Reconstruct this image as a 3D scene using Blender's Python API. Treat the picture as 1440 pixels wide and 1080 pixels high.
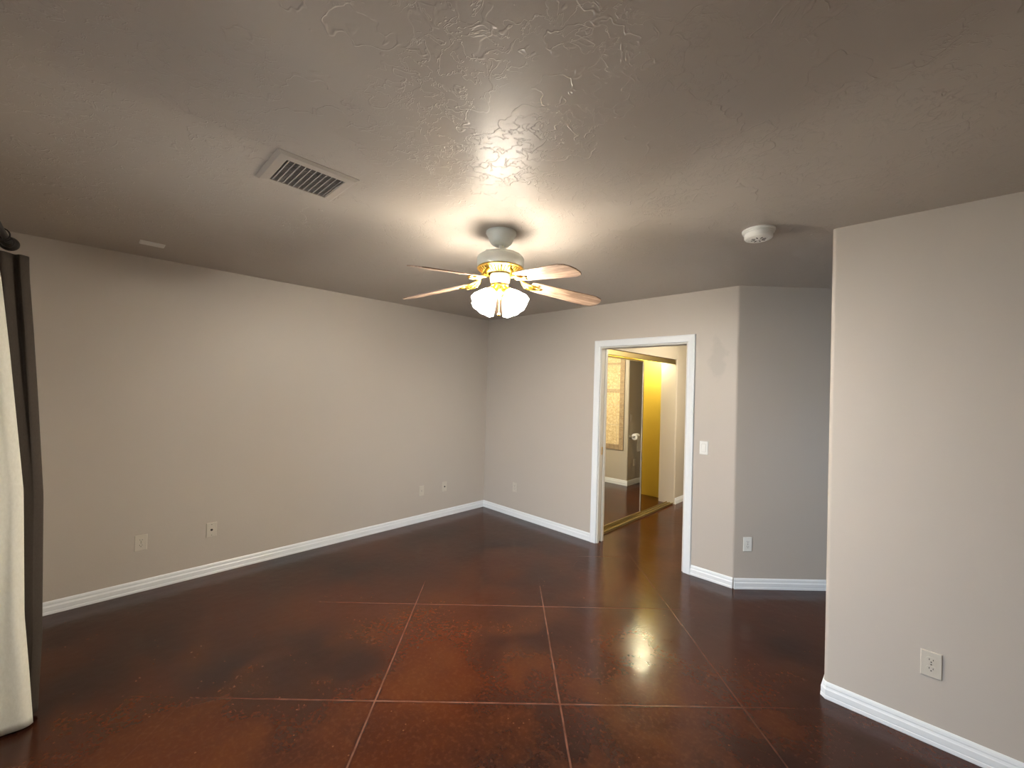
import bpy, bmesh, math, random
from mathutils import Vector, Matrix
for o in list(bpy.data.objects): bpy.data.objects.remove(o)
SC = bpy.context.scene
COL = SC.collection
PI = math.pi
rnd = random.Random(7)

# ------------------------------------------------------------------ camera
CAM_H = 1.5553; YAW = 0.7718; PITCH = 0.0106; ROLL = 0.0281; FPX = 579.8
fw = Vector((-math.sin(YAW)*math.cos(PITCH), math.cos(YAW)*math.cos(PITCH), math.sin(PITCH)))
rt = Vector((math.cos(YAW), math.sin(YAW), 0)); up = rt.cross(fw)
r2 = math.cos(ROLL)*rt + math.sin(ROLL)*up
u2 = -math.sin(ROLL)*rt + math.cos(ROLL)*up
cd = bpy.data.cameras.new('camera'); cam = bpy.data.objects.new('camera', cd); COL.objects.link(cam)
cd.sensor_width = 36; cd.sensor_fit = 'HORIZONTAL'; cd.lens = FPX/1440*36; cd.clip_start = 0.02
cam.matrix_world = Matrix(((r2.x, u2.x, -fw.x, 0), (r2.y, u2.y, -fw.y, 0), (r2.z, u2.z, -fw.z, CAM_H), (0, 0, 0, 1)))
SC.camera = cam
# ------------------------------------------------------------------ world, daylight, exposure
W = bpy.data.worlds.new('sky'); SC.world = W; W.use_nodes = True
bg = W.node_tree.nodes['Background']; bg.inputs[0].default_value = (0.74, 0.86, 1.0, 1); bg.inputs[1].default_value = 9.0
WIN = (-2.60, -0.75, 0.06, 2.04)          # glazed opening in the wall beside the camera: x0, x1, z0, z1
pl = bpy.data.lights.new('window_daylight', 'AREA'); pl.shape = 'RECTANGLE'; pl.size = WIN[1]-WIN[0]; pl.size_y = WIN[3]-WIN[2]
pl.cycles.is_portal = True
po = bpy.data.objects.new('window_daylight', pl); COL.objects.link(po)
po.location = ((WIN[0]+WIN[1])/2, -0.47, (WIN[2]+WIN[3])/2); po.rotation_euler = (PI/2, 0, 0)
po.rotation_euler = Vector((0, 1, 0)).to_track_quat('-Z', 'Z').to_euler()
WIN2 = (3.45, 3.95, 0.25, 1.35)           # hall window in the right-hand outer wall: y0, y1, z0, z1
p2 = bpy.data.lights.new('hall_window_daylight', 'AREA'); p2.shape = 'RECTANGLE'; p2.size = WIN2[1]-WIN2[0]; p2.size_y = WIN2[3]-WIN2[2]
p2.cycles.is_portal = True
q2 = bpy.data.objects.new('hall_window_daylight', p2); COL.objects.link(q2); q2.location = (1.68, (WIN2[0]+WIN2[1])/2, (WIN2[2]+WIN2[3])/2)
q2.rotation_euler = Vector((-1, 0, 0)).to_track_quat('-Z', 'Z').to_euler()
SC.view_settings.view_transform = 'Standard'; SC.view_settings.look = 'None'
SC.view_settings.exposure = 0.15; SC.view_settings.gamma = 1; SC.view_settings.use_curve_mapping = False
LAMP = 46.0          # glow of the four fan shades
LAMP_COL = (1.0, 0.93, 0.82)
INNER = 1900.0         # bulbs and the inside of the shades
BATH = 215.0; CLOSET = 640.0

# ------------------------------------------------------------------ materials
def mat(name, col, rough=0.5, metal=0.0, spec=0.5, coat=0.0, emit=None, es=0):
    m = bpy.data.materials.new(name); m.use_nodes = True
    b = m.node_tree.nodes['Principled BSDF']
    b.inputs['Base Color'].default_value = (*col, 1); b.inputs['Roughness'].default_value = rough
    b.inputs['Metallic'].default_value = metal; b.inputs['Specular IOR Level'].default_value = spec
    b.inputs['Coat Weight'].default_value = coat; b.inputs['Coat Roughness'].default_value = 0.1
    if emit: b.inputs['Emission Color'].default_value = (*emit, 1); b.inputs['Emission Strength'].default_value = es
    return m
def nd(m, t, **k):
    n = m.node_tree.nodes.new(t)
    for a, v in k.items(): setattr(n, a, v)
    return n
def lk(m, a, b): m.node_tree.links.new(a, b)
def mth(m, op, a, b=None, c=None, clamp=False):
    n = nd(m, 'ShaderNodeMath', operation=op); n.use_clamp = clamp
    for i, v in enumerate((a, b, c)):
        if v is None: continue
        if hasattr(v, 'links'): lk(m, v, n.inputs[i])
        else: n.inputs[i].default_value = v
    return n.outputs[0]
def mixc(m, f, a, b):
    n = nd(m, 'ShaderNodeMix', data_type='RGBA')
    for i, v in ((0, f), (6, a), (7, b)):
        if hasattr(v, 'links'): lk(m, v, n.inputs[i])
        elif i == 0: n.inputs[0].default_value = v
        else: n.inputs[i].default_value = (*v, 1)
    return n.outputs[2]
def noise(m, vec, scale, detail=2, rough=0.5, dist=0.0):
    n = nd(m, 'ShaderNodeTexNoise'); n.inputs['Scale'].default_value = scale; n.inputs['Detail'].default_value = detail
    n.inputs['Roughness'].default_value = rough; n.inputs['Distortion'].default_value = dist
    lk(m, vec, n.inputs['Vector']); return n.outputs[0]
def ramp(m, v, a, b):   # smooth 0..1 between a and b
    n = nd(m, 'ShaderNodeMapRange'); n.interpolation_type = 'SMOOTHSTEP'
    n.inputs[1].default_value = a; n.inputs[2].default_value = b; lk(m, v, n.inputs[0]); return n.outputs[0]
def ocoord(m): return nd(m, 'ShaderNodeTexCoord').outputs['Object']
def bump(m, h, dist, strength=1.0):
    b = nd(m, 'ShaderNodeBump'); b.inputs['Strength'].default_value = strength; b.inputs['Distance'].default_value = dist
    lk(m, h, b.inputs['Height']); lk(m, b.outputs[0], m.node_tree.nodes['Principled BSDF'].inputs['Normal'])

PAINT = (0.50, 0.445, 0.385)
def paint(name, col, rough=0.5, tex=0.0006, stain=False):
    m = mat(name, col, rough, spec=0.5); c = ocoord(m); P = m.node_tree.nodes['Principled BSDF']
    n1 = noise(m, c, 70, 2); n2 = noise(m, c, 1.3, 2)
    cc = mixc(m, n2, tuple(v*0.96 for v in col), tuple(min(1, v*1.04) for v in col))
    if stain:   # rubbed, touched-up patch to the right of the doorway
        mp = nd(m, 'ShaderNodeVectorMath', operation='SUBTRACT'); lk(m, c, mp.inputs[0]); mp.inputs[1].default_value = (-1.175, 3.657, 1.85)
        rot = nd(m, 'ShaderNodeMapping'); rot.inputs['Rotation'].default_value = (0, 0.62, 0); rot.inputs['Scale'].default_value = (12, 0, 5.2)
        lk(m, mp.outputs[0], rot.inputs[0])
        dn = nd(m, 'ShaderNodeVectorMath', operation='LENGTH'); lk(m, rot.outputs[0], dn.inputs[0])
        d = mth(m, 'ADD', dn.outputs['Value'], mth(m, 'MULTIPLY', mth(m, 'SUBTRACT', noise(m, c, 14, 3), 0.5), 1.5))
        f = mth(m, 'SUBTRACT', 1.0, ramp(m, d, 0.45, 1.0))
        cc = mixc(m, mth(m, 'MULTIPLY', f, 0.38), cc, tuple(v*0.70 for v in col))
    lk(m, cc, P.inputs['Base Color'])
    bump(m, n1, tex, 0.5)
    return m
M_WALL = paint('wall_paint', PAINT, stain=True)
M_BATH = paint('bathroom_paint', (0.50, 0.44, 0.35), 0.5)
M_CLOSET = paint('closet_yellow_paint', (0.68, 0.50, 0.085), 0.5)

def ceiling_mat():
    m = mat('ceiling_paint', (0.45, 0.40, 0.345), 0.36, spec=0.25); c = ocoord(m)
    w = nd(m, 'ShaderNodeVectorMath', operation='MULTIPLY_ADD')   # warped coordinates
    nn = nd(m, 'ShaderNodeTexNoise'); nn.inputs['Scale'].default_value = 9; lk(m, c, nn.inputs['Vector'])
    lk(m, nn.outputs['Color'], w.inputs[0]); w.inputs[1].default_value = (0.10, 0.10, 0); lk(m, c, w.inputs[2])
    v = w.outputs[0]
    a = noise(m, v, 5.5, 3, 0.55); b = noise(m, c, 16, 3, 0.6, 0.6); k = noise(m, c, 3.2, 2)
    la = mth(m, 'SUBTRACT', 1.0, ramp(m, mth(m, 'ABSOLUTE', mth(m, 'SUBTRACT', a, 0.5)), 0.0, 0.012))
    lb = mth(m, 'SUBTRACT', 1.0, ramp(m, mth(m, 'ABSOLUTE', mth(m, 'SUBTRACT', b, 0.47)), 0.0, 0.022))
    mask = ramp(m, noise(m, c, 7.5, 2), 0.42, 0.54)
    mask2 = ramp(m, k, 0.38, 0.54)
    plate = mth(m, 'MULTIPLY', ramp(m, a, 0.49, 0.51), 0.35)
    h = mth(m, 'ADD', mth(m, 'MULTIPLY', la, mask), mth(m, 'MULTIPLY', mth(m, 'MULTIPLY', lb, mask2), 0.8))
    h = mth(m, 'ADD', h, plate)
    h = mth(m, 'ADD', h, mth(m, 'MULTIPLY', noise(m, c, 60, 2), 0.12))
    bump(m, h, 0.0022, 0.6)
    return m
M_CEIL = ceiling_mat()

def floor_mat():
    m = mat('stained_concrete', (0.08, 0.03, 0.015), 0.2, spec=0.32); c = ocoord(m); P = m.node_tree.nodes['Principled BSDF']
    n1 = noise(m, c, 1.1, 2.5, 0.45, 0.2); n2 = noise(m, c, 3.5, 3, 0.5, 0.2); n3 = noise(m, c, 11, 4, 0.6); n4 = noise(m, c, 45, 3, 0.6)
    col = mixc(m, ramp(m, n1, 0.34, 0.66), (0.017, 0.0058, 0.0042), (0.054, 0.0118, 0.0030))
    col = mixc(m, mth(m, 'MULTIPLY', ramp(m, n2, 0.40, 0.72), 0.55), col, (0.072, 0.0195, 0.0042))
    col = mixc(m, mth(m, 'MULTIPLY', ramp(m, n3, 0.45, 0.75), 0.20), col, (0.028, 0.009, 0.006))
    col = mixc(m, mth(m, 'MULTIPLY', ramp(m, n4, 0.45, 0.75), 0.14), col, (0.14, 0.055, 0.020))
    # pale specks
    vo = nd(m, 'ShaderNodeTexVoronoi'); vo.inputs['Scale'].default_value = 22; lk(m, c, vo.inputs['Vector'])
    sp = mth(m, 'MULTIPLY', mth(m, 'LESS_THAN', vo.outputs['Distance'], 0.09), mth(m, 'GREATER_THAN', noise(m, c, 5, 1), 0.56))
    col = mixc(m, mth(m, 'MULTIPLY', sp, 0.35), col, (0.20, 0.09, 0.04))
    # score lines on a 3 ft grid laid at 45 degrees
    s = nd(m, 'ShaderNodeSeparateXYZ'); lk(m, c, s.inputs[0]); q = 1/math.sqrt(2)
    wob = mth(m, 'MULTIPLY', mth(m, 'SUBTRACT', noise(m, c, 6, 3), 0.5), 0.006)
    def grid(e, off):
        t = mth(m, 'ADD', mth(m, 'DIVIDE', mth(m, 'ADD', mth(m, 'SUBTRACT', e, off), wob), 0.912), 0.5)
        return mth(m, 'MULTIPLY', mth(m, 'ABSOLUTE', mth(m, 'SUBTRACT', mth(m, 'FRACT', mth(m, 'ADD', t, 20.0)), 0.5)), 0.912)
    U = mth(m, 'MULTIPLY', mth(m, 'ADD', s.outputs[0], s.outputs[1]), q)
    V = mth(m, 'MULTIPLY', mth(m, 'SUBTRACT', s.outputs[1], s.outputs[0]), q)
    d = mth(m, 'MINIMUM', grid(U, -0.602), grid(V, 2.053))
    wgt = mth(m, 'ADD', 0.10, mth(m, 'MULTIPLY', 0.90, mth(m, 'SUBTRACT', 1.0, ramp(m, mth(m, 'ABSOLUTE', mth(m, 'SUBTRACT', U, 0.05)), 0.80, 1.50))))
    worn = mth(m, 'MULTIPLY', ramp(m, V, 3.0, 3.5), mth(m, 'SUBTRACT', 1.0, ramp(m, U, 0.5, 0.95)))   # filled-in towards the far corner
    wgt = mth(m, 'MULTIPLY', wgt, mth(m, 'SUBTRACT', 1.0, mth(m, 'MULTIPLY', worn, 0.85)))
    line = mth(m, 'MULTIPLY', wgt, mth(m, 'SUBTRACT', 1.0, ramp(m, d, 0.0022, 0.0058)))
    halo = mth(m, 'MULTIPLY', wgt, mth(m, 'SUBTRACT', 1.0, ramp(m, d, 0.005, 0.022)))
    col = mixc(m, mth(m, 'MULTIPLY', mth(m, 'MULTIPLY', halo, ramp(m, n3, 0.35, 0.6)), 0.55), col, (0.022, 0.008, 0.006))
    col = mixc(m, mth(m, 'MULTIPLY', line, mth(m, 'ADD', 0.35, mth(m, 'MULTIPLY', ramp(m, n3, 0.35, 0.65), 0.45))), col, (0.15, 0.065, 0.042))
    lk(m, col, P.inputs['Base Color'])
    rg = mth(m, 'ADD', 0.12, mth(m, 'MULTIPLY', n2, 0.14)); lk(m, rg, P.inputs['Roughness'])
    n5 = noise(m, c, 4.0, 1, 0.4); n6 = noise(m, c, 15, 1.5, 0.5)
    h = mth(m, 'ADD', mth(m, 'MULTIPLY', n5, 1.0), mth(m, 'ADD', mth(m, 'MULTIPLY', n6, 0.6), mth(m, 'MULTIPLY', line, -0.35)))
    bump(m, h, 0.0045, 0.32)
    return m
M_FLOOR = floor_mat()
M_TRIM = mat('white_trim_enamel', (0.80, 0.82, 0.83), 0.35)
M_JAMB = mat('jamb_enamel', (0.62, 0.60, 0.56), 0.4)
M_PLATE = mat('ivory_plastic', (0.59, 0.54, 0.46), 0.35)
M_PLATEW = mat('white_plastic', (0.80, 0.79, 0.74), 0.35)
M_SLOT = mat('dark_slot', (0.03, 0.025, 0.02), 0.6)
M_FAN = mat('fan_enamel', (0.70, 0.72, 0.66), 0.28, coat=0.3)
M_HUB = mat('fan_hub_enamel', (0.45, 0.46, 0.38), 0.3, coat=0.3)
M_BRASS = mat('polished_brass', (0.70, 0.46, 0.10), 0.3, metal=1.0)
M_BRASSD = mat('satin_brass', (0.42, 0.33, 0.16), 0.45, metal=1.0)
M_CHROME = mat('chrome', (0.8, 0.8, 0.8), 0.12, metal=1.0)
M_STEEL = mat('dull_stile_metal', (0.55, 0.50, 0.42), 0.5, metal=1.0)
M_MIRROR = mat('mirror_silver', (0.82, 0.81, 0.74), 0.015, metal=1.0)
M_DSTILE = mat('dark_bronze_stile', (0.05, 0.035, 0.02), 0.35, metal=0.6)
M_VENT = mat('vent_frame_enamel', (0.42, 0.37, 0.315), 0.35)
M_SLAT = mat('vent_slat_grey', (0.36, 0.33, 0.30), 0.45)
M_DARK = mat('duct_dark', (0.02, 0.018, 0.016), 0.8)
M_PAPER = mat('toilet_paper', (0.85, 0.83, 0.78), 0.9)
M_IRON = mat('dark_iron', (0.022, 0.018, 0.014), 0.5, metal=0.5)
M_SHADE = mat('lit_frosted_glass', (0.9, 0.88, 0.82), 0.4, emit=LAMP_COL, es=LAMP)
_m = M_SHADE; _nt = _m.node_tree; _o = _nt.nodes['Material Output']; _x = _nt.nodes.new('ShaderNodeMixShader'); _t = _nt.nodes.new('ShaderNodeBsdfTransparent')
_x.inputs[0].default_value = 0.24; _nt.links.new(_nt.nodes['Principled BSDF'].outputs[0], _x.inputs[1]); _nt.links.new(_t.outputs[0], _x.inputs[2]); _nt.links.new(_x.outputs[0], _o.inputs[0])
M_INNER = mat('lit_bulb', (0.9, 0.88, 0.82), 0.4, emit=LAMP_COL, es=INNER)
M_BULB = mat('lit_closet_bulb', (0.9, 0.88, 0.8), 0.4, emit=(1.0, 0.94, 0.62), es=CLOSET)
M_DOME = mat('lit_bath_dome', (0.9, 0.88, 0.8), 0.4, emit=(1.0, 0.92, 0.74), es=BATH)
M_CONC = mat('patio_concrete', (0.35, 0.33, 0.30), 0.9)
def wood_mat():
    m = mat('washed_oak_blade', (0.5, 0.36, 0.26), 0.35); P = m.node_tree.nodes['Principled BSDF']
    c = ocoord(m); mp = nd(m, 'ShaderNodeMapping'); mp.inputs['Scale'].default_value = (1.6, 22, 4); lk(m, c, mp.inputs[0])
    n = noise(m, mp.outputs[0], 2.2, 5, 0.6, 1.4)
    lk(m, mixc(m, ramp(m, n, 0.38, 0.62), (0.52, 0.36, 0.25), (0.26, 0.16, 0.105)), P.inputs['Base Color']); return m
M_WOOD = wood_mat()
def cloth(name, a, b, sc=160):
    m = mat(name, a, 0.85, spec=0.2); P = m.node_tree.nodes['Principled BSDF']; c = ocoord(m)
    mp = nd(m, 'ShaderNodeMapping'); mp.inputs['Scale'].default_value = (1, 1, 0.5); lk(m, c, mp.inputs[0])
    n = noise(m, mp.outputs[0], sc, 3, 0.6)
    lk(m, mixc(m, n, a, b), P.inputs['Base Color']); bump(m, n, 0.001, 0.5); return m
M_BROWN = cloth('brown_curtain_cloth', (0.042, 0.032, 0.024), (0.060, 0.047, 0.036))
M_CREAM = cloth('cream_curtain_cloth', (0.60, 0.57, 0.47), (0.75, 0.72, 0.62), 110)
def tile_mat(name, a, b, sc, grout, mortar=0.012, bw=0.3, rh=0.3, offset=0.0):
    m = mat(name, a, 0.3); P = m.node_tree.nodes['Principled BSDF']; c = ocoord(m)
    sw = nd(m, 'ShaderNodeSeparateXYZ'); lk(m, c, sw.inputs[0]); cb = nd(m, 'ShaderNodeCombineXYZ')
    lk(m, sw.outputs[0], cb.inputs[0]); lk(m, sw.outputs[2], cb.inputs[1])
    t = nd(m, 'ShaderNodeTexBrick'); lk(m, cb.outputs[0], t.inputs['Vector']); t.offset = offset
    t.inputs['Scale'].default_value = 1; t.inputs['Mortar Size'].default_value = mortar; t.inputs['Brick Width'].default_value = bw; t.inputs['Row Height'].default_value = rh
    n = noise(m, c, sc, 5, 0.7, 1.0); base = mixc(m, ramp(m, n, 0.35, 0.65), a, b)
    lk(m, mixc(m, t.outputs['Fac'], base, grout), P.inputs['Base Color']); return m
M_TILE = tile_mat('cream_stone_tile', (0.90, 0.74, 0.44), (0.62, 0.44, 0.22), 26, (0.6, 0.5, 0.35), 0.004, 0.33, 0.33)
M_TILEB = tile_mat('brown_border_tile', (0.34, 0.23, 0.13), (0.46, 0.34, 0.20), 18, (0.25, 0.19, 0.12), 0.004, 0.085, 0.19)
M_TILEM = tile_mat('mosaic_tile', (0.62, 0.45, 0.24), (0.28, 0.18, 0.09), 60, (0.6, 0.5, 0.35), 0.003, 0.03, 0.03)
def glass_mat():
    m = bpy.data.materials.new('window_glass'); m.use_nodes = True; nt = m.node_tree; nt.nodes.clear()
    o = nt.nodes.new('ShaderNodeOutputMaterial'); t = nt.nodes.new('ShaderNodeBsdfTransparent'); g = nt.nodes.new('ShaderNodeBsdfGlossy')
    g.inputs['Roughness'].default_value = 0.01; fr = nt.nodes.new('ShaderNodeFresnel'); fr.inputs[0].default_value = 1.45
    x = nt.nodes.new('ShaderNodeMixShader'); nt.links.new(fr.outputs[0], x.inputs[0]); nt.links.new(t.outputs[0], x.inputs[1]); nt.links.new(g.outputs[0], x.inputs[2])
    nt.links.new(x.outputs[0], o.inputs[0]); return m
M_GLASS = glass_mat()

# ------------------------------------------------------------------ mesh helpers
def link(name, bm, m, parent=None, smooth=False, loc=None, rot=None):
    bmesh.ops.recalc_face_normals(bm, faces=bm.faces)
    me = bpy.data.meshes.new(name); bm.to_mesh(me); bm.free()
    ms = m if isinstance(m, (list, tuple)) else [m]
    for k in ms: me.materials.append(k)
    if smooth:
        me.polygons.foreach_set('use_smooth', [True]*len(me.polygons))
        try: me.set_sharp_from_angle(angle=math.radians(38))
        except Exception: pass
    o = bpy.data.objects.new(name, me); COL.objects.link(o)
    if parent: o.parent = parent
    if loc: o.location = loc
    if rot: o.rotation_euler = rot
    return o
def thing(name, label, cat, loc=(0, 0, 0), rotz=0, group=None):
    o = bpy.data.objects.new(name, None); COL.objects.link(o); o.location = loc; o.rotation_euler = (0, 0, rotz)
    o.empty_display_size = 0.05
    return tag(o, label, cat, group)
def tag(o, label, cat, group=None):
    o['label'] = label; o['category'] = cat
    if group: o['group'] = group
    return o
def struct(o): o['kind'] = 'structure'; return o
def box(bm, x0, x1, y0, y1, z0, z1, bev=0.0, mi=0):
    v = [bm.verts.new(p) for p in ((x0,y0,z0),(x1,y0,z0),(x1,y1,z0),(x0,y1,z0),(x0,y0,z1),(x1,y0,z1),(x1,y1,z1),(x0,y1,z1))]
    fs = [bm.faces.new([v[i] for i in q]) for q in ((3,2,1,0),(4,5,6,7),(0,1,5,4),(1,2,6,5),(2,3,7,6),(3,0,4,7))]
    for f in fs: f.material_index = mi
    if bev:
        es = list({e for f in fs for e in f.edges})
        r = bmesh.ops.bevel(bm, geom=es, offset=bev, segments=2, affect='EDGES', profile=0.6)
        for f in r['faces']: f.material_index = mi
    return v
def prism(bm, pts, z0, z1):
    a = [bm.verts.new((x, y, z0)) for x, y in pts]; b = [bm.verts.new((x, y, z1)) for x, y in pts]; n = len(pts)
    bm.faces.new(a[::-1]); bm.faces.new(b)
    for i in range(n): bm.faces.new((a[i], a[(i+1) % n], b[(i+1) % n], b[i]))
def loft(bm, rings, closed=True, cap=True):
    vs = [[bm.verts.new(p) for p in r] for r in rings]; n = len(rings[0])
    for i in range(len(vs)-1):
        for j in range(n if closed else n-1):
            bm.faces.new((vs[i][j], vs[i][(j+1) % n], vs[i+1][(j+1) % n], vs[i+1][j]))
    if cap and closed: bm.faces.new(vs[0][::-1]); bm.faces.new(vs[-1])
    return vs
def lathe(bm, prof, seg=40, M=None, cap=True):
    """prof = [(r, z)...]; M a matrix placing it."""
    rings = []
    for r, z in prof:
        r = max(r, 1e-4)
        ring = [Vector((r*math.cos(2*PI*k/seg), r*math.sin(2*PI*k/seg), z)) for k in range(seg)]
        rings.append([M @ p for p in ring] if M else ring)
    loft(bm, rings, True, cap)
def frame_of(d):
    d = d.normalized(); a = Vector((0, 0, 1)) if abs(d.z) < 0.9 else Vector((1, 0, 0))
    x = a.cross(d).normalized(); return x, d.cross(x)
def tube(bm, pts, r, seg=10, flat=None):
    pts = [Vector(p) for p in pts]; n = len(pts); rr = r if isinstance(r, (list, tuple)) else [r]*n
    t0 = (pts[1]-pts[0]); x, y = frame_of(t0); rings = []
    for i in range(n):
        t = (pts[min(i+1, n-1)]-pts[max(i-1, 0)]).normalized()
        x = (x - x.dot(t)*t).normalized(); y = t.cross(x)
        rings.append([pts[i] + rr[i]*(x*math.cos(2*PI*k/seg) + y*math.sin(2*PI*k/seg)) for k in range(seg)])
    loft(bm, rings)
def curve(pts, n=8):     # Catmull-Rom
    P = [Vector(p) for p in pts]; P = [2*P[0]-P[1]] + P + [2*P[-1]-P[-2]]; out = []
    for i in range(1, len(P)-2):
        for k in range(n):
            t = k/n; a, b, c, d = P[i-1:i+3]
            out.append(0.5*((2*b) + (c-a)*t + (2*a-5*b+4*c-d)*t*t + (-a+3*b-3*c+d)*t**3))
    out.append(P[-2]); return out
def sphere(bm, c, r, sc=(1, 1, 1), u=20, v=12):
    M = Matrix.Translation(c) @ Matrix.Diagonal((*sc, 1))
    bmesh.ops.create_uvsphere(bm, u_segments=u, v_segments=v, radius=r, matrix=M)
def NB(): return bmesh.new()

# ------------------------------------------------------------------ the shell of the room
H = 2.44; XL = -4.02; YB = 3.657; YBB = 3.777; YR = 2.708; XR = -0.314; XE = 1.6; YF = -0.40; XC = -1.02
bm = NB(); box(bm, -4.2, 1.75, -0.55, 8.2, -0.12, 0); struct(link('floor', bm, M_FLOOR))
bm = NB(); box(bm, -4.2, 1.75, -0.55, 8.2, H, H+0.12); struct(link('ceiling', bm, M_CEIL))
bm = NB(); box(bm, XL-0.12, XL, YF, YBB, 0, H); struct(link('wall_left', bm, M_WALL))
# wall beside the camera, with its glazed opening
bm = NB(); box(bm, XL, WIN[0], YF-0.14, YF, 0, H); box(bm, WIN[1], XE, YF-0.14, YF, 0, H)
box(bm, WIN[0], WIN[1], YF-0.14, YF, WIN[3], H); box(bm, WIN[0], WIN[1], YF-0.14, YF, 0, WIN[2]); struct(link('wall_front', bm, M_WALL))
w = bpy.data.objects.new('window_1', None); COL.objects.link(w); w['kind'] = 'structure'
bm = NB(); t = 0.05; xm = (WIN[0]+WIN[1])/2
for a in ((WIN[0], WIN[0]+t, WIN[2], WIN[3]), (WIN[1]-t, WIN[1], WIN[2], WIN[3]), (WIN[0]+t, WIN[1]-t, WIN[2], WIN[2]+t), (WIN[0]+t, WIN[1]-t, WIN[3]-t, WIN[3]), (xm-t/2, xm+t/2, WIN[2]+t, WIN[3]-t)):
    box(bm, a[0], a[1], YF-0.10, YF-0.05, a[2], a[3], 0.004)
link('window_frame', bm, M_TRIM, w)
bm = NB(); box(bm, WIN[0]+t, xm-t/2, YF-0.078, YF-0.072, WIN[2]+t, WIN[3]-t); box(bm, xm+t/2, WIN[1]-t, YF-0.078, YF-0.072, WIN[2]+t, WIN[3]-t); link('window_pane', bm, M_GLASS, w)
bm = NB(); box(bm, -14, 10, -16, -0.56, -0.16, -0.03); struct(link('patio_ground', bm, M_CONC))
bm = NB(); box(bm, XE, XE+0.12, YF, WIN2[0], 0, H); box(bm, XE, XE+0.12, WIN2[1], 4.70, 0, H); box(bm, XE, XE+0.12, WIN2[0], WIN2[1], 0, WIN2[2]); box(bm, XE, XE+0.12, WIN2[0], WIN2[1], WIN2[3], H)
struct(link('wall_right', bm, M_WALL))
w2 = bpy.data.objects.new('window_2', None); COL.objects.link(w2); w2['kind'] = 'structure'
bm = NB(); y0, y1, z0, z1 = WIN2; ym = (y0+y1)/2
for a in ((y0, y0+t, z0, z1), (y1-t, y1, z0, z1), (y0+t, y1-t, z0, z0+t), (y0+t, y1-t, z1-t, z1), (ym-t/2, ym+t/2, z0+t, z1-t)): box(bm, XE+0.04, XE+0.08, a[0], a[1], a[2], a[3], 0.004)
link('window_frame', bm, M_TRIM, w2)
bm = NB(); box(bm, XE+0.057, XE+0.063, y0+t, ym-t/2, z0+t, z1-t); box(bm, XE+0.057, XE+0.063, ym+t/2, y1-t, z0+t, z1-t); link('window_pane', bm, M_GLASS, w2)

def arc(cx, cy, r, a0, a1, n=6): return [(cx+r*math.cos(math.radians(a0+(a1-a0)*k/n)), cy+r*math.sin(math.radians(a0+(a1-a0)*k/n))) for k in range(n+1)]
# near partition at the right with a bullnose end
R = 0.02
bm = NB(); prism(bm, [(XE, YR), (XE, YR+0.125)] + arc(XR+R, YR+0.125-R, R, 90, 180) + arc(XR+R, YR+R, R, 180, 270), 0, H)
struct(link('wall_near_right', bm, M_WALL, smooth=True))
# back wall: hollow pocket left of the doorway, header, pier right of the doorway (its corner is rounded)
DX0, DX1, DZ = -2.303, -1.415, 2.006
bm = NB()
box(bm, XL, -3.30, YB, YBB, 0, H); box(bm, -3.30, DX0, YB, YB+0.036, 0, H); box(bm, -3.30, DX0, YBB-0.036, YBB, 0, H)
box(bm, -3.30, DX0, YB+0.036, YBB-0.036, DZ, H); box(bm, DX0, DX1, YB, YBB, DZ, H)
rb = 0.03; hb = rb*math.tan(math.radians(22.5))
cx, cy = XC-hb, YB+rb; mid = (cx+rb*math.sin(math.radians(22.5)), cy-rb*math.cos(math.radians(22.5)))
a1 = arc(cx, cy, rb, 270, 292.5, 3); a2 = arc(cx, cy, rb, 292.5, 315, 3)
bx = XC-0.12*math.tan(math.radians(22.5))
prism(bm, [(DX1, YB)] + a1 + [(bx, YBB), (DX1, YBB)], 0, H)
struct(link('wall_back', bm, M_WALL))
L = 1.32; q = 1/math.sqrt(2); dend = (XC+L*q, YB+L*q)
bm = NB(); prism(bm, a2 + [dend, (dend[0]-0.12*q, dend[1]+0.12*q), (bx, YBB)], 0, H)
struct(link('wall_diagonal', bm, M_WALL, smooth=True))
bm = NB(); box(bm, dend[0], XE, dend[1], dend[1]+0.12, 0, H); struct(link('wall_hall', bm, M_WALL))
# bathroom and closet beyond the doorway
bm = NB(); box(bm, dend[0]-0.12*q, dend[0]-0.12*q+0.10, dend[1]+0.12*q, 6.235, 0, H); struct(link('wall_bathroom_right', bm, M_BATH))
bm = NB(); prism(bm, [(dend[0], 6.235), (dend[0], 6.36), (-1.40, 6.36), (-1.40, 8.0)] + [(-1.52, 8.0)] + arc(-1.52+R, 6.235+R, R, 180, 270), 0, H)
struct(link('wall_bathroom_far', bm, M_BATH, smooth=True))
bm = NB(); box(bm, -2.50, -1.40, 8.0, 8.12, 0, H); struct(link('wall_bathroom_end', bm, M_BATH))
XW = -2.37
bm = NB(); prism(bm, [(XW, 5.75+R)] + [(XW, 8.0), (-2.49, 8.0), (-2.49, 6.06), (-2.60, 6.06), (-2.60, 5.75)] + arc(XW-R, 5.75+R, R, 270, 360)[:-1], 0, H)
prism(bm, [(XW, YBB), (XW, 5.7501), (XW-0.12, 5.7501), (XW-0.12, YBB)], 2.02, H)
struct(link('wall_bathroom_left', bm, M_BATH, smooth=True))
bm = NB(); box(bm, -3.30, -2.60, 5.93, 6.05, 0, H); struct(link('wall_closet_end', bm, M_CLOSET))
bm = NB(); box(bm, -3.42, -3.30, YBB, 6.05, 0, H); struct(link('wall_closet_back', bm, M_CLOSET))

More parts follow.
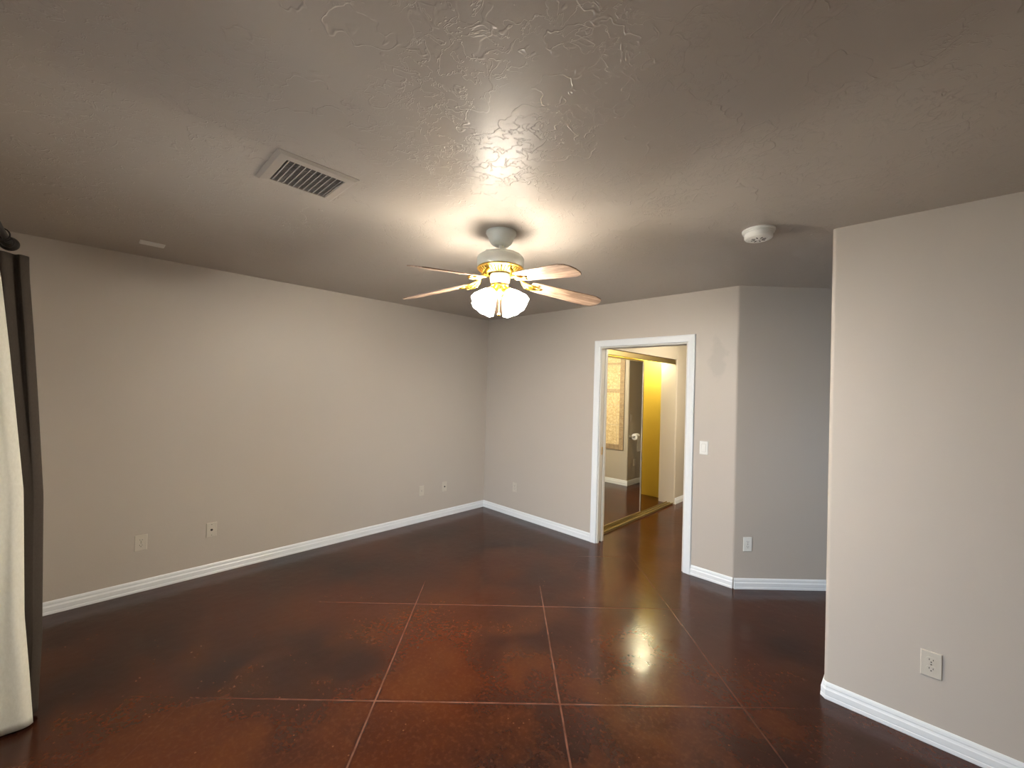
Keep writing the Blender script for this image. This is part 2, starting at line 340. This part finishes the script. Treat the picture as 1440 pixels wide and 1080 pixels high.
# ------------------------------------------------------------------ trim
BASE = [(0.0, 0.0), (0.0135, 0.0), (0.0145, 0.004), (0.0135, 0.017), (0.0115, 0.020), (0.0125, 0.024), (0.0125, 0.048), (0.0095, 0.053), (0.0075, 0.060), (0.0085, 0.066), (0.0065, 0.076), (0.003, 0.083), (0.0, 0.084)]
def sweep(bm, path, prof, side=1, zs=True):
    P = [Vector((x, y)) for x, y in path]; n = len(P); rings = []
    for i in range(n):
        dirs = []
        if i > 0: dirs.append((P[i]-P[i-1]).normalized())
        if i < n-1: dirs.append((P[i+1]-P[i]).normalized())
        nn = [Vector((-d.y, d.x))*side for d in dirs]
        m = nn[0] if len(nn) == 1 else (nn[0]+nn[1]).normalized()/max(0.2, (nn[0]+nn[1]).normalized().dot(nn[0]))
        rings.append([(P[i].x+m.x*d, P[i].y+m.y*d, z) for d, z in prof])
    loft(bm, rings)
def base(name, path, side=1, m=None):
    bm = NB(); sweep(bm, path, BASE, side); return struct(link(name, bm, m or M_TRIM))
e = 0.0004
base('baseboard_left', [(XL+e, YF), (XL+e, YB-0.0145)], -1)
base('baseboard_back', [(XL+0.0, YB-e), (-2.366, YB-e)], -1)
base('baseboard_pier', [(-1.361, YB-e), (XC, YB-e)], -1)
base('baseboard_diagonal', [(XC+0.0062, YB-e+0.0), (dend[0], dend[1]-e)], -1)
c = 0.014
base('baseboard_near_right', [(XR-e, YR+0.125), (XR-e, YR+c), (XR+c, YR-e), (XE, YR-e)], -1)
base('baseboard_bathroom_left', [(XW+e, 5.757), (XW+e, 8.0)], -1)
base('baseboard_bathroom_far', [(-1.52-e, 8.0), (-1.52-e, 6.235-e), (dend[0]-0.085, 6.235-e)], 1 if False else -1)

# door casing: mitred profile on the room side
CAS = [(0.0, 0.0), (0.0, 0.010), (0.006, 0.013), (0.030, 0.015), (0.046, 0.018), (0.055, 0.019), (0.062, 0.017), (0.065, 0.0)]
def casing(name, y, sgn, x0, x1, zt, clip0=None):
    bm = NB(); path = [(x0, 0.0, -1, 0), (x0, zt, -1, 1), (x1, zt, 1, 1), (x1, 0.0, 1, 0)]; rings = []
    for px, pz, sx, sz in path: rings.append([(px+sx*a, y+sgn*b, pz+sz*a) for a, b in CAS])
    if clip0: rings = [[(max(p[0], clip0), p[1], p[2]) for p in r] for r in rings]
    loft(bm, rings); return struct(link(name, bm, M_TRIM))
casing('trim_1', YB-e, -1, DX0+0.001, DX1-0.001, DZ)
bm = NB(); path = None
for (a, b, c1, d) in ((DX1-0.0005, DX1-0.0005+0.058, 0, DZ+0.06), (DX0, DX1, DZ, DZ+0.06)): box(bm, a, b, YBB+e, YBB+0.014, c1, d, 0.002)
box(bm, XW+0.004, DX0, YBB+e, YBB+0.014, 0, DZ+0.06, 0.002); box(bm, XW+0.004, DX0-0.022, YBB+0.014, YBB+0.022, 0, 0.085, 0.003)
struct(link('trim_2', bm, M_JAMB))
bm = NB()   # jamb: the split pair on the pocket side, a full one opposite, and the head
box(bm, DX0+e, DX0+0.016, YB+0.001, YB+0.036, 0, DZ-0.016, 0.0015); box(bm, DX0+e, DX0+0.016, YBB-0.036, YBB-0.001, 0, DZ-0.016, 0.0015)
box(bm, DX1-0.016, DX1-e, YB+0.001, YBB-0.001, 0, DZ-0.016, 0.0015); box(bm, DX0+e, DX1-e, YB+0.001, YB+0.036, DZ-0.016, DZ-e, 0.0015)
box(bm, DX0+e, DX1-e, YBB-0.036, YBB-0.001, DZ-0.016, DZ-e, 0.0015)
struct(link('trim_3', bm, M_JAMB))
bm = NB(); box(bm, -3.20, DX0+0.008, YB+0.0425, YBB-0.0425, 0.012, DZ-0.01, 0.002); d1 = struct(link('door_1', bm, M_JAMB))
bm = NB()   # brass edge pull
for yy in (YB+0.049, YBB-0.055): box(bm, DX0+0.0082, DX0+0.0105, yy, yy+0.006, 0.905, 0.970, 0.001)
for zz in (0.899, 0.967): box(bm, DX0+0.0082, DX0+0.0100, YB+0.049, YBB-0.049, zz, zz+0.009, 0.001)
po_ = link('edge_pull', bm, M_BRASS, d1); po_['label'] = 'small brass edge pull'

# ------------------------------------------------------------------ mirrored closet doors on their tracks
tr = thing('closet_door_track', 'gold coloured header and floor track of the mirrored sliding closet doors beyond the doorway', 'door track')
bm = NB(); box(bm, -2.425, -2.392, YBB+0.002, 5.748, 1.957, 2.019, 0.003); box(bm, -2.50, -2.425, YBB+0.002, 5.748, 1.995, 2.019, 0.002); link('header_track', bm, M_BRASSD, tr)
bm = NB(); box(bm, -2.50, -2.385, YBB+0.002, 5.748, 0.0005, 0.012, 0.002)
for xx in (-2.388, -2.432, -2.475): box(bm, xx-0.003, xx+0.003, YBB+0.002, 5.748, 0.012, 0.024, 0.001)
link('floor_track', bm, M_BRASSD, tr)
def mirror_door(name, x, y0, y1, label):
    t = thing(name, label, 'closet door', (x, y0, 0.026), group=None); h = 1.926; wd = y1-y0
    bm = NB(); box(bm, -0.006, 0.004, 0.018, wd-0.016, 0.028, h-0.015); link('mirror_panel', bm, M_MIRROR, t)
    bm = NB(); box(bm, -0.012, 0.009, 0, wd, 0, 0.03, 0.002); box(bm, -0.012, 0.009, 0, wd, h-0.018, h, 0.002); o = link('rail', bm, M_BRASSD, t)
    bm = NB(); box(bm, -0.012, 0.010, 0, 0.020, 0.03, h-0.018, 0.002); link('stile', bm, M_DSTILE, t)
    bm = NB(); box(bm, -0.012, 0.010, wd-0.018, wd-0.009, 0.03, h-0.018, 0.002); box(bm, -0.012, 0.012, wd-0.009, wd, 0.03, h-0.018, 0.002, mi=1)
    link('stile', bm, [M_STEEL, M_DSTILE], t)
    return t
mirror_door('mirrored_closet_door', -2.447, 3.90, 4.888, 'mirrored sliding closet door in front, reflecting the stone tile and the paper roll')
mirror_door('mirrored_closet_door', -2.484, 3.92, 4.935, 'rear mirrored sliding closet door showing only a thin edge beside the yellow closet wall')
t = thing('closet_lamp', 'bare warm bulb hanging from the closet ceiling', 'lamp', (-2.73, 5.62, H-0.0005))
Mx = Matrix.Rotation(PI, 4, 'X')
bm = NB(); lathe(bm, [(0.05, 0), (0.05, 0.012), (0.008, 0.02), (0.008, 0.23), (0.022, 0.24), (0.022, 0.285), (0.001, 0.285)], 24, Mx); link('lamp_holder', bm, M_PLATEW, t, True)
bm = NB(); sphere(bm, (0, 0, -0.315), 0.036); link('bulb', bm, M_BULB, t, True)
t = thing('bathroom_ceiling_lamp', 'round warm dome lamp on the bathroom ceiling', 'ceiling lamp', (-1.25, 5.1, H-0.0005))
bm = NB(); lathe(bm, [(0.16, 0), (0.16, -0.015), (0.15, -0.02), (0.001, -0.02)], 40); link('lamp_base', bm, M_BRASSD, t, True)
bm = NB(); lathe(bm, [(0.145, -0.021), (0.14, -0.05), (0.11, -0.08), (0.06, -0.097), (0.001, -0.10)], 40); link('glass_dome', bm, M_DOME, t, True)

# tiled surround on the far bathroom wall (seen in the mirror)
t = thing('tiled_wall_panel', 'cream stone tile panel edged with small brown tiles, seen in the closet mirror', 'tiled panel', (0, 0, 0))
YT = 6.2345; x0, x1, z0, z1 = -1.447, dend[0]-0.14, 0.575, 2.25
bm = NB(); box(bm, x0+0.085, x1-0.085, YT-0.010, YT, z0+0.085, 1.53); box(bm, x0+0.085, x1-0.085, YT-0.010, YT, 1.595, 2.0); box(bm, x0+0.085, x1-0.085, YT-0.010, YT, 2.04, z1); link('stone_tiles', bm, M_TILE, t)
bm = NB(); box(bm, x0+0.085, x1-0.085, YT-0.012, YT, 1.53, 1.595, 0.001); box(bm, x0+0.085, x1-0.085, YT-0.012, YT, 2.0, 2.04, 0.001); link('mosaic_band', bm, M_TILEM, t)
bm = NB(); box(bm, x0, x0+0.085, YT-0.014, YT, z0, z1, 0.003); box(bm, x1-0.085, x1, YT-0.014, YT, z0, z1, 0.003); box(bm, x0+0.085, x1-0.085, YT-0.014, YT, z0, z0+0.085, 0.003); link('border_tiles', bm, M_TILEB, t)

# toilet paper
xw = -1.5205
t = thing('toilet_paper_holder', 'metal toilet paper holder on the dim bathroom wall seen in the closet mirror', 'paper holder', (xw, 6.365, 0.80))
for s in (-1, 1):
    bm = NB(); My = Matrix.Translation((0, s*0.075, 0.01)) @ Matrix.Rotation(-PI/2, 4, 'Y')
    lathe(bm, [(0.026, 0), (0.026, 0.008), (0.012, 0.014), (0.009, 0.05), (0.013, 0.072), (0.014, 0.085), (0.001, 0.09)], 20, My); link('post', bm, M_CHROME, t, True)
bm = NB(); tube(bm, [(-0.075, -0.0645, 0.01), (-0.075, 0.0645, 0.01)], 0.007); link('bar', bm, M_CHROME, t, True)
t = thing('toilet_roll', 'white paper roll with a hanging sheet on the holder in the closet mirror', 'toilet roll', (xw-0.075, 6.365, 0.81))
bm = NB(); n = 32; Ro = 0.052; Ri = 0.019; rings = []
for yy, r in ((-0.05, Ri), (-0.05, Ro), (0.05, Ro), (0.05, Ri), (-0.05, Ri)): rings.append([(r*math.cos(2*PI*k/n), yy, r*math.sin(2*PI*k/n)) for k in range(n)])
loft(bm, rings, True, False); bmesh.ops.remove_doubles(bm, verts=bm.verts, dist=1e-5); link('roll', bm, M_PAPER, t, True)
bm = NB(); sheet = [(-0.0528, 0.0), (-0.0535, -0.05), (-0.057, -0.11), (-0.052, -0.17), (-0.056, -0.235)]
loft(bm, [[(x, -0.049, z), (x-0.001, -0.049, z), (x-0.001, 0.049+0.004*i, z), (x, 0.049+0.004*i, z)] for i, (x, z) in enumerate(sheet)]); link('hanging_sheet', bm, M_PAPER, t)

# ------------------------------------------------------------------ wall plates
def plate(kind, name, label, cat, loc, ang, m=None, group=None):
    """ang: rotation about z; the plate faces local -y."""
    m = m or M_PLATE
    t = thing(name, label, cat, loc, ang, group); w, h, d = 0.070, 0.114, 0.006
    bm = NB(); f = [(-w/2, -h/2), (w/2, -h/2), (w/2, h/2), (-w/2, h/2)]
    rings = [[(x*s, -y, z*s2) for x, z in f] for s, s2, y in ((1, 1, 0.0004), (1, 1, 0.002), (0.93, 0.955, d), (0.5, 0.5, d))]
    loft(bm, rings); link('cover_plate', bm, m, t)
    if kind == 'duplex':
        for s in (1, -1):
            bm = NB(); zc = s*0.0195; pts = []
            for k in range(24):
                a = 2*PI*k/24; pts.append((0.0172*math.cos(a), max(-0.0135, min(0.0135, 0.0172*math.sin(a)))+zc))
            loft(bm, [[(x, -d+0.001, z) for x, z in pts], [(x, -d-0.0015, z) for x, z in pts]]); r = link('receptacle', bm, m, t)
            bm = NB(); box(bm, -0.0075, -0.0052, -d-0.0018, -d-0.0012, zc-0.001, zc+0.007); box(bm, 0.0052, 0.0075, -d-0.0018, -d-0.0012, zc-0.001, zc+0.006)
            lathe(bm, [(0.0026, -0.0003), (0.0026, 0.0003)], 10, Matrix.Translation((0, -d-0.0015, zc-0.0075)) @ Matrix.Rotation(PI/2, 4, 'X')); link('slots', bm, M_SLOT, r)
        bm = NB(); lathe(bm, [(0.0032, 0), (0.0028, 0.001)], 12, Matrix.Translation((0, -d, 0)) @ Matrix.Rotation(PI/2, 4, 'X')); link('screw', bm, M_CHROME, t)
    elif kind == 'coax':
        Mr = Matrix.Translation((0, -d, 0)) @ Matrix.Rotation(PI/2, 4, 'X')
        bm = NB(); lathe(bm, [(0.0085, 0), (0.0085, 0.003), (0.005, 0.003), (0.005, 0.009), (0.003, 0.009)], 14, Mr); link('coaxial_socket', bm, M_IRON, t)
        for s in (1, -1):
            bm = NB(); lathe(bm, [(0.003, 0), (0.0025, 0.001)], 10, Matrix.Translation((0, -d, s*0.042)) @ Matrix.Rotation(PI/2, 4, 'X')); link('screw', bm, M_CHROME, t)
    elif kind == 'rocker':
        bm = NB(); loft(bm, [[(-0.0165, -d-0.0005, -0.033), (0.0165, -d-0.0005, -0.033), (0.0165, -d-0.0005, 0.033), (-0.0165, -d-0.0005, 0.033)],
                             [(-0.0155, -d-0.006, -0.032), (0.0155, -d-0.006, -0.032), (0.0155, -d-0.0015, 0.032), (-0.0155, -d-0.0015, 0.032)]]); link('rocker', bm, m, t)
        bm = NB()
        for q_ in ((-0.0178, -0.0166, -0.0345, 0.0345), (0.0166, 0.0178, -0.0345, 0.0345), (-0.0178, 0.0178, -0.0345, -0.0333), (-0.0178, 0.0178, 0.0333, 0.0345)): box(bm, q_[0], q_[1], -d-0.0004, -d+0.0006, q_[2], q_[3])
        link('rocker_gap', bm, M_SLAT, t)
    elif kind == 'slot':
        bm = NB(); box(bm, -0.0165, 0.0165, -d-0.0012, -d+0.001, -0.033, 0.033, 0.001); r = link('insert', bm, m, t)
        bm = NB(); box(bm, -0.006, 0.006, -d-0.0018, -d-0.001, -0.006, 0.005); link('jack', bm, M_SLAT, r)
    return t
ZO = 0.355
plate('duplex', 'wall_outlet', 'beige double outlet low on the long left wall, nearest the curtain', 'outlet', (XL, 0.300, ZO), PI/2)
plate('coax', 'cable_wall_plate', 'beige plate with dark cable socket beside the curtain-side outlet on the left wall', 'wall plate', (XL, 0.722, ZO), PI/2)
plate('slot', 'phone_wall_plate', 'small beige phone plate on the left wall, second from the far corner', 'wall plate', (XL, 2.692, ZO), PI/2)
plate('coax', 'cable_wall_plate', 'small pale plate with a cable socket, nearest the far corner on the left wall', 'wall plate', (XL, 3.015, ZO), PI/2)
plate('duplex', 'wall_outlet', 'faint pale double outlet between the far corner and the white doorway', 'outlet', (-3.460, YB, ZO), 0, M_PLATE)
plate('rocker', 'light_switch', 'white rocker light switch on the narrow wall just right of the doorway', 'light switch', (-1.266, YB, 1.097), 0, M_PLATEW)
plate('duplex', 'wall_outlet', 'pale double outlet low on the angled wall right of the doorway', 'outlet', (-0.941, YB+0.079, ZO), PI/4, M_PLATEW)
plate('duplex', 'wall_outlet', 'large looking beige double outlet on the near right wall above the baseboard', 'outlet', (0.0745, YR, ZO), 0)
plate('rocker', 'light_switch', 'faint switch plate above the paper roll in the closet mirror', 'light switch', (-1.52, 6.335, 1.12), -PI/2)
plate('duplex', 'wall_outlet', 'faint outlet below the paper roll in the closet mirror', 'outlet', (-1.52, 6.485, 0.368), -PI/2)

# ------------------------------------------------------------------ ceiling fixtures
t = thing('ceiling_air_vent', 'square ceiling vent with dark louvred grille in a taupe frame, left of the fan', 'air vent', (-1.889, 0.637, H))
bm = NB(); a, bq = 0.111, 0.115
def rect(s, z): return [(-a-s, -bq-s, z), (a+s, -bq-s, z), (a+s, bq+s, z), (-a-s, bq+s, z)]
loft(bm, [rect(0, 0.0), rect(0.045, 0.0), rect(0.045, -0.002), rect(0.032, -0.010), rect(0.003, -0.012), rect(0, -0.010), rect(0, 0.0)][1:], True, False)
link('frame', bm, M_VENT, t)
bm = NB(); box(bm, -a, a, -bq, bq, -0.0012, -0.0004); link('duct_opening', bm, M_DARK, t)
for k in range(11):
    y = -bq + (k+0.5)*2*bq/11; bm = NB()
    loft(bm, [[(sx, y-0.0035, -0.0100), (sx, y-0.0020, -0.0110), (sx, y+0.0035, -0.0065), (sx, y+0.002, -0.0058)] for sx in (-a, a)]); link('louver', bm, M_SLAT, t)
bm = NB()
for k in range(16):
    x = -a + (k+0.5)*2*a/16; box(bm, x-0.0010, x+0.0010, -bq, bq, -0.0072, -0.002)
o = link('back_fins', bm, M_SLAT, t)
t = thing('ceiling_cover_plate', 'thin flat cover plate on the ceiling near the left wall', 'cover plate', (-3.60, 0.27, H))
bm = NB(); loft(bm, [[(-0.045, -0.063, -0.0003), (0.045, -0.063, -0.0003), (0.045, 0.063, -0.0003), (-0.045, 0.063, -0.0003)], [(-0.045, -0.063, -0.003), (0.045, -0.063, -0.003), (0.045, 0.063, -0.003), (-0.045, 0.063, -0.003)], [(-0.04, -0.058, -0.0065), (0.04, -0.058, -0.0065), (0.04, 0.058, -0.0065), (-0.04, 0.058, -0.0065)]])
link('plate', bm, M_PLATEW, t)
t = thing('smoke_detector', 'round white smoke detector on the ceiling near the right wall', 'smoke detector', (-0.605, 2.485, H-0.0003))
bm = NB(); lathe(bm, [(0.079, 0), (0.079, -0.007), (0.076, -0.010), (0.069, -0.010), (0.068, -0.014), (0.074, -0.016), (0.074, -0.018), (0.001, -0.018)], 48); link('mounting_base', bm, M_PLATEW, t, True)
bm = NB(); lathe(bm, [(0.0675, -0.0182), (0.0675, -0.040), (0.062, -0.047), (0.048, -0.049), (0.047, -0.0475), (0.043, -0.0475), (0.042, -0.049), (0.001, -0.050)], 48); link('sensor_body', bm, M_PLATEW, t, True)
for k in range(8):
    aa = 2*PI*k/8; bm = NB(); v = box(bm, 0.018, 0.036, -0.002, 0.002, -0.0515, -0.0495)
    bmesh.ops.rotate(bm, verts=bm.verts, cent=(0, 0, 0), matrix=Matrix.Rotation(aa, 3, 'Z')); link('vent_slot', bm, M_SLOT, t)
bm = NB(); lathe(bm, [(0.012, -0.0495), (0.012, -0.053), (0.001, -0.0535)], 20); link('test_button', bm, M_PLATEW, t, True)

# ------------------------------------------------------------------ ceiling fan
F = Vector((-1.690, 1.615, H))
fan = thing('ceiling_fan', 'white and brass ceiling fan with five oak blades and lit glass shades', 'ceiling fan', F - Vector((0, 0, 0.0004)))
bm = NB(); lathe(bm, [(0.086, 0), (0.087, -0.010), (0.082, -0.018), (0.075, -0.026), (0.066, -0.048), (0.060, -0.062), (0.052, -0.071), (0.040, -0.074), (0.018, -0.075), (0.001, -0.075)], 48); link('canopy', bm, M_FAN, fan, True)
bm = NB(); lathe(bm, [(0.0125, -0.070), (0.0125, -0.125)], 20); link('downrod', bm, M_FAN, fan, True)
bm = NB(); lathe(bm, [(0.020, -0.108), (0.030, -0.114), (0.070, -0.120), (0.108, -0.129), (0.127, -0.141), (0.133, -0.152), (0.133, -0.196), (0.130, -0.203), (0.10, -0.205), (0.001, -0.205)], 64); mot = link('motor_housing', bm, M_FAN, fan, True)
for k in range(6):
    aa = 2*PI*k/6 + math.radians(-32); bm = NB(); sphere(bm, (0.098*math.cos(aa), 0.098*math.sin(aa), -0.1258), 0.012, (1, 1, 0.35), 12, 8)
    link('housing_knob', bm, M_FAN, mot, True)
# brass vented ring
bm = NB(); lathe(bm, [(0.131, -0.2055), (0.132, -0.212), (0.124, -0.217), (0.122, -0.2055)], 64); lathe(bm, [(0.066, -0.2055), (0.068, -0.239), (0.088, -0.240), (0.086, -0.234), (0.078, -0.2055)], 64)
N = 40
for k in range(N):
    aa = 2*PI*k/N; d = Vector((math.cos(aa), math.sin(aa), 0)); s = Vector((-d.y, d.x, 0))
    pts = [(d*0.126, -0.213), (d*0.112, -0.226), (d*0.086, -0.237)]
    loft(bm, [[p+s*wd+Vector((0, 0, z)), p-s*wd+Vector((0, 0, z)), p-s*wd+Vector((0, 0, z-0.004)), p+s*wd+Vector((0, 0, z-0.004))] for (p, z), wd in zip(pts, (0.0062, 0.0052, 0.0036))])
link('vented_ring', bm, M_BRASS, fan, True)
bm = NB(); lathe(bm, [(0.050, -0.236), (0.056, -0.242), (0.058, -0.262), (0.055, -0.285), (0.046, -0.296), (0.001, -0.297)], 48); link('switch_housing', bm, M_HUB, fan, True)
bm = NB(); lathe(bm, [(0.040, -0.2965), (0.050, -0.300), (0.050, -0.306), (0.034, -0.316), (0.030, -0.335), (0.020, -0.348), (0.010, -0.356), (0.006, -0.372), (0.009, -0.378), (0.001, -0.384)], 40); fit = link('light_fitter', bm, M_BRASS, fan, True)

# blades and their scrolled irons
A0 = 60.5; ZR, ZT = -0.292, -0.352; R0, R1 = 0.185, 0.632
def blade_bm():
    bm = NB(); out = [(R0, 0.046), (0.22, 0.054), (0.35, 0.060), (0.50, 0.066), (0.575, 0.068), (0.612, 0.055), (0.628, 0.034), (0.634, 0.0)]
    outl = out + [(x, -y) for x, y in out[-2::-1]]
    th = 0.0055
    a = [bm.verts.new((x, y, 0)) for x, y in outl]; b = [bm.verts.new((x, y, th)) for x, y in outl]; n = len(outl)
    bm.faces.new(a[::-1]); bm.faces.new(b)
    for i in range(n): bm.faces.new((a[i], a[(i+1) % n], b[(i+1) % n], b[i]))
    bmesh.ops.bevel(bm, geom=[e_ for e_ in bm.edges if abs(e_.verts[0].co.z-e_.verts[1].co.z) < 1e-6], offset=0.0012, segments=1, affect='EDGES')
    return bm
def iron_bm():
    bm = NB()
    tube(bm, curve([(0.070, 0, 0.052), (0.100, 0, 0.050), (0.125, 0, 0.028), (0.150, 0, 0.004), (0.175, 0, -0.006)]), 0.0085, 10)
    for s in (-1, 1):
        tube(bm, curve([(0.120, 0, 0.030), (0.140, s*0.022, 0.008), (0.168, s*0.036, -0.004), (0.200, s*0.040, -0.006), (0.222, s*0.030, -0.006), (0.216, s*0.014, -0.006), (0.198, s*0.012, -0.006), (0.190, s*0.024, -0.006)], 6), 0.0052, 8)
        sphere(bm, (0.216, s*0.036, -0.005), 0.009, (1.3, 1, 0.5), 12, 8); sphere(bm, (0.165, s*0.030, -0.004), 0.010, (1.3, 0.9, 0.6), 12, 8)
    tube(bm, curve([(0.172, 0, -0.006), (0.205, 0, -0.007), (0.245, 0, -0.006)]), [0.011]*8+[0.011-0.0009*k for k in range(9)], 10)
    sphere(bm, (0.245, 0, -0.005), 0.010, (1.5, 1, 0.5), 12, 8)
    return bm
ro = math.atan2(ZR-ZT, R1-R0); pitch = math.radians(12)
b0 = None
for k in range(5):
    az = math.radians(A0 + 72*k)
    # clockwise edge sits higher; blades droop outwards
    Mrot = Matrix.Rotation(az, 4, 'Z') @ Matrix.Rotation(ro, 4, 'Y') @ Matrix.Rotation(-pitch, 4, 'X')
    Ml = Matrix.Translation((0, 0, ZR + R0*math.sin(ro)))
    if b0 is None:
        b0 = link('blade', blade_bm(), M_WOOD, fan); i0 = link('blade_iron', iron_bm(), M_BRASS, fan, True)
        bb, ii = b0, i0
    else:
        bb = b0.copy(); ii = i0.copy(); COL.objects.link(bb); COL.objects.link(ii); bb.parent = fan; ii.parent = fan
    bb.matrix_local = Ml @ Mrot
    ii.matrix_local = Ml @ Matrix.Rotation(az, 4, 'Z') @ Matrix.Rotation(ro, 4, 'Y')
# four glass shades on brass arms
def ring_shade(M, bm):
    prof = [(0.023, 0.000), (0.031, -0.012), (0.044, -0.035), (0.055, -0.060), (0.064, -0.085), (0.072, -0.106), (0.070, -0.106), (0.062, -0.085), (0.053, -0.060), (0.042, -0.035), (0.029, -0.012), (0.021, 0.0)]
    rings = []; seg = 40
    for i, (r, z) in enumerate(prof):
        ring = []
        for j in range(seg):
            a = 2*PI*j/seg; fl = 0.035*math.cos(8*a)*max(0.0, (-z-0.03)/0.078)
            ring.append(M @ Vector((r*(1+fl)*math.cos(a), r*(1+fl)*math.sin(a), z-0.03*fl)))
        rings.append(ring)
    loft(bm, rings + [rings[0]], True, False); bm.faces.ensure_lookup_table()
    for i, f in enumerate(bm.faces):
        f.material_index = 0
    bmesh.ops.remove_doubles(bm, verts=bm.verts, dist=1e-6)
for k in range(4):
    az = math.radians(4+90*k)
    tilt = math.radians(41)
    base_ = Matrix.Rotation(az, 4, 'Z') @ Matrix.Translation((0.062, 0, -0.345)) @ Matrix.Rotation(-tilt, 4, 'Y')
    bm = NB(); ring_shade(base_, bm); sh = link('glass_shade', bm, M_SHADE, fan, True)
    bm = NB(); sphere(bm, base_ @ Vector((0, 0, -0.065)), 0.028, (1, 1, 1), 16, 10); link('bulb', bm, M_INNER, sh, True)
    bm = NB(); lathe(bm, [(0.001, 0.016), (0.012, 0.016), (0.026, 0.006), (0.028, -0.008), (0.024, -0.010)], 24, base_)
    tube(bm, [Matrix.Rotation(az, 4, 'Z') @ Vector(p) for p in [(v.x, v.y, v.z) for v in curve([(0.022, 0, -0.322), (0.038, 0, -0.312), (0.050, 0, -0.322), (0.0535, 0, -0.334)])]], 0.0075, 10)
    link('shade_arm', bm, M_BRASS, fan, True)
for (dx, dy, z1, zb) in ((0.030, -0.030, -0.300, -0.470), (-0.016, -0.048, -0.296, -0.455)):
    bm = NB(); n = 26
    for j in range(n): sphere(bm, (dx, dy, z1 + (zb-z1)*j/n), 0.0022, (1, 1, 1.3), 6, 4)
    ch = link('pull_chain', bm, M_BRASS, fan, True)
    bm = NB(); sphere(bm, (dx, dy, zb-0.006), 0.009, (1, 1, 1.1)); link('pull_ball', bm, M_BRASS, ch, True)

# ------------------------------------------------------------------ curtain and rod
def interp(tab, z):
    tab = sorted(tab)
    if z <= tab[0][0]: return tab[0][1]
    for (a, va), (b, vb) in zip(tab, tab[1:]):
        if z <= b: return va + (vb-va)*(z-a)/(b-a)
    return tab[-1][1]
YO = [(0.0, -0.122), (0.36, -0.118), (1.0, -0.131), (1.43, -0.158), (1.75, -0.180), (2.0, -0.199), (2.10, -0.203)]
YCR = [(0.0, -0.1315), (0.25, -0.150), (0.5, -0.170), (1.05, -0.187), (1.64, -0.240), (1.96, -0.272), (2.05, -0.285)]
def drape(name, section, z0, z1, m, parent, nz=60, th=0.0025):
    rings = []
    for i in range(nz+1):
        z = z0+(z1-z0)*i/nz; pts = curve([(x, y, 0) for x, y in section(z)], 6)
        rings.append([(p.x, p.y, z) for p in pts])
    bm = NB(); loft(bm, rings, False, False)
    o = link(name, bm, m, parent, True); s = o.modifiers.new('thickness', 'SOLIDIFY'); s.thickness = th; s.offset = 0; return o
def sec_brown(z):
    y = interp(YO, z); w = 0.004*math.sin(5*z+1); s = 0.012*math.sin(2.3*z)
    return [(-2.805, -0.345), (-2.822+w, -0.300), (-2.812, min(-0.262, y-0.07)), (-2.838+s, y-0.040), (-2.832, y-0.022), (-2.850, y-0.002), (-2.872, y), (-2.895, y-0.012), (-2.915+w, y-0.060), (-2.890, -0.27), (-2.93, -0.325)]
def sec_cream(z):
    y = interp(YCR, z); w = 0.006*math.sin(4*z)
    return [(-2.60, -0.36), (-2.66, -0.315), (-2.70, -0.34), (-2.745, -0.335+w), (-2.772, min(y-0.055, -0.24)), (-2.768+w, y-0.025), (-2.786, y), (-2.794, y-0.006), (-2.797, y-0.045)]
cu = thing('curtain', 'brown curtain with cream lining hanging to the floor at the left edge', 'curtain')
drape('brown_panel', sec_brown, 0.022, 2.085, M_BROWN, cu)
drape('cream_lining', sec_cream, 0.010, 2.03, M_CREAM, cu)
rod = thing('curtain_rod', 'dark iron curtain rod with ball finial above the curtain', 'curtain rod')
YRD, ZRD = -0.254, 2.119
bm = NB(); tube(bm, [(-2.76, YRD, ZRD), (1.60-0.10, YRD, ZRD)], 0.011, 14); link('rod', bm, M_IRON, rod, True)
for xr in (-2.735, -2.60):
    bm = NB(); tube(bm, [(xr+0.004*math.sin(2*PI*k/20), -0.254+0.020*math.cos(2*PI*k/20), 2.112+0.022*math.sin(2*PI*k/20)) for k in range(21)], 0.0025, 8); link('hanging_ring', bm, M_IRON, rod, True)
bm = NB(); lathe(bm, [(0.011, 0), (0.016, 0.004), (0.016, 0.010), (0.010, 0.014), (0.012, 0.020), (0.024, 0.030), (0.031, 0.046), (0.027, 0.064), (0.018, 0.076), (0.008, 0.082), (0.007, 0.088), (0.001, 0.092)], 24, Matrix.Translation((-2.76, YRD, ZRD)) @ Matrix.Rotation(-PI/2, 4, 'Y')); link('finial', bm, M_IRON, rod, True)
for xb in (-2.70, -0.60, 1.42):
    bm = NB(); box(bm, xb-0.012, xb+0.012, YF+0.0005, YF+0.006, ZRD-0.02, ZRD+0.10, 0.002); tube(bm, curve([(xb, YF+0.004, ZRD+0.05), (xb, -0.31, ZRD+0.03), (xb, -0.26, ZRD-0.010), (xb, YRD, ZRD-0.016), (xb, YRD+0.018, ZRD-0.004)]), 0.006, 8)
    link('bracket', bm, M_IRON, rod, True)
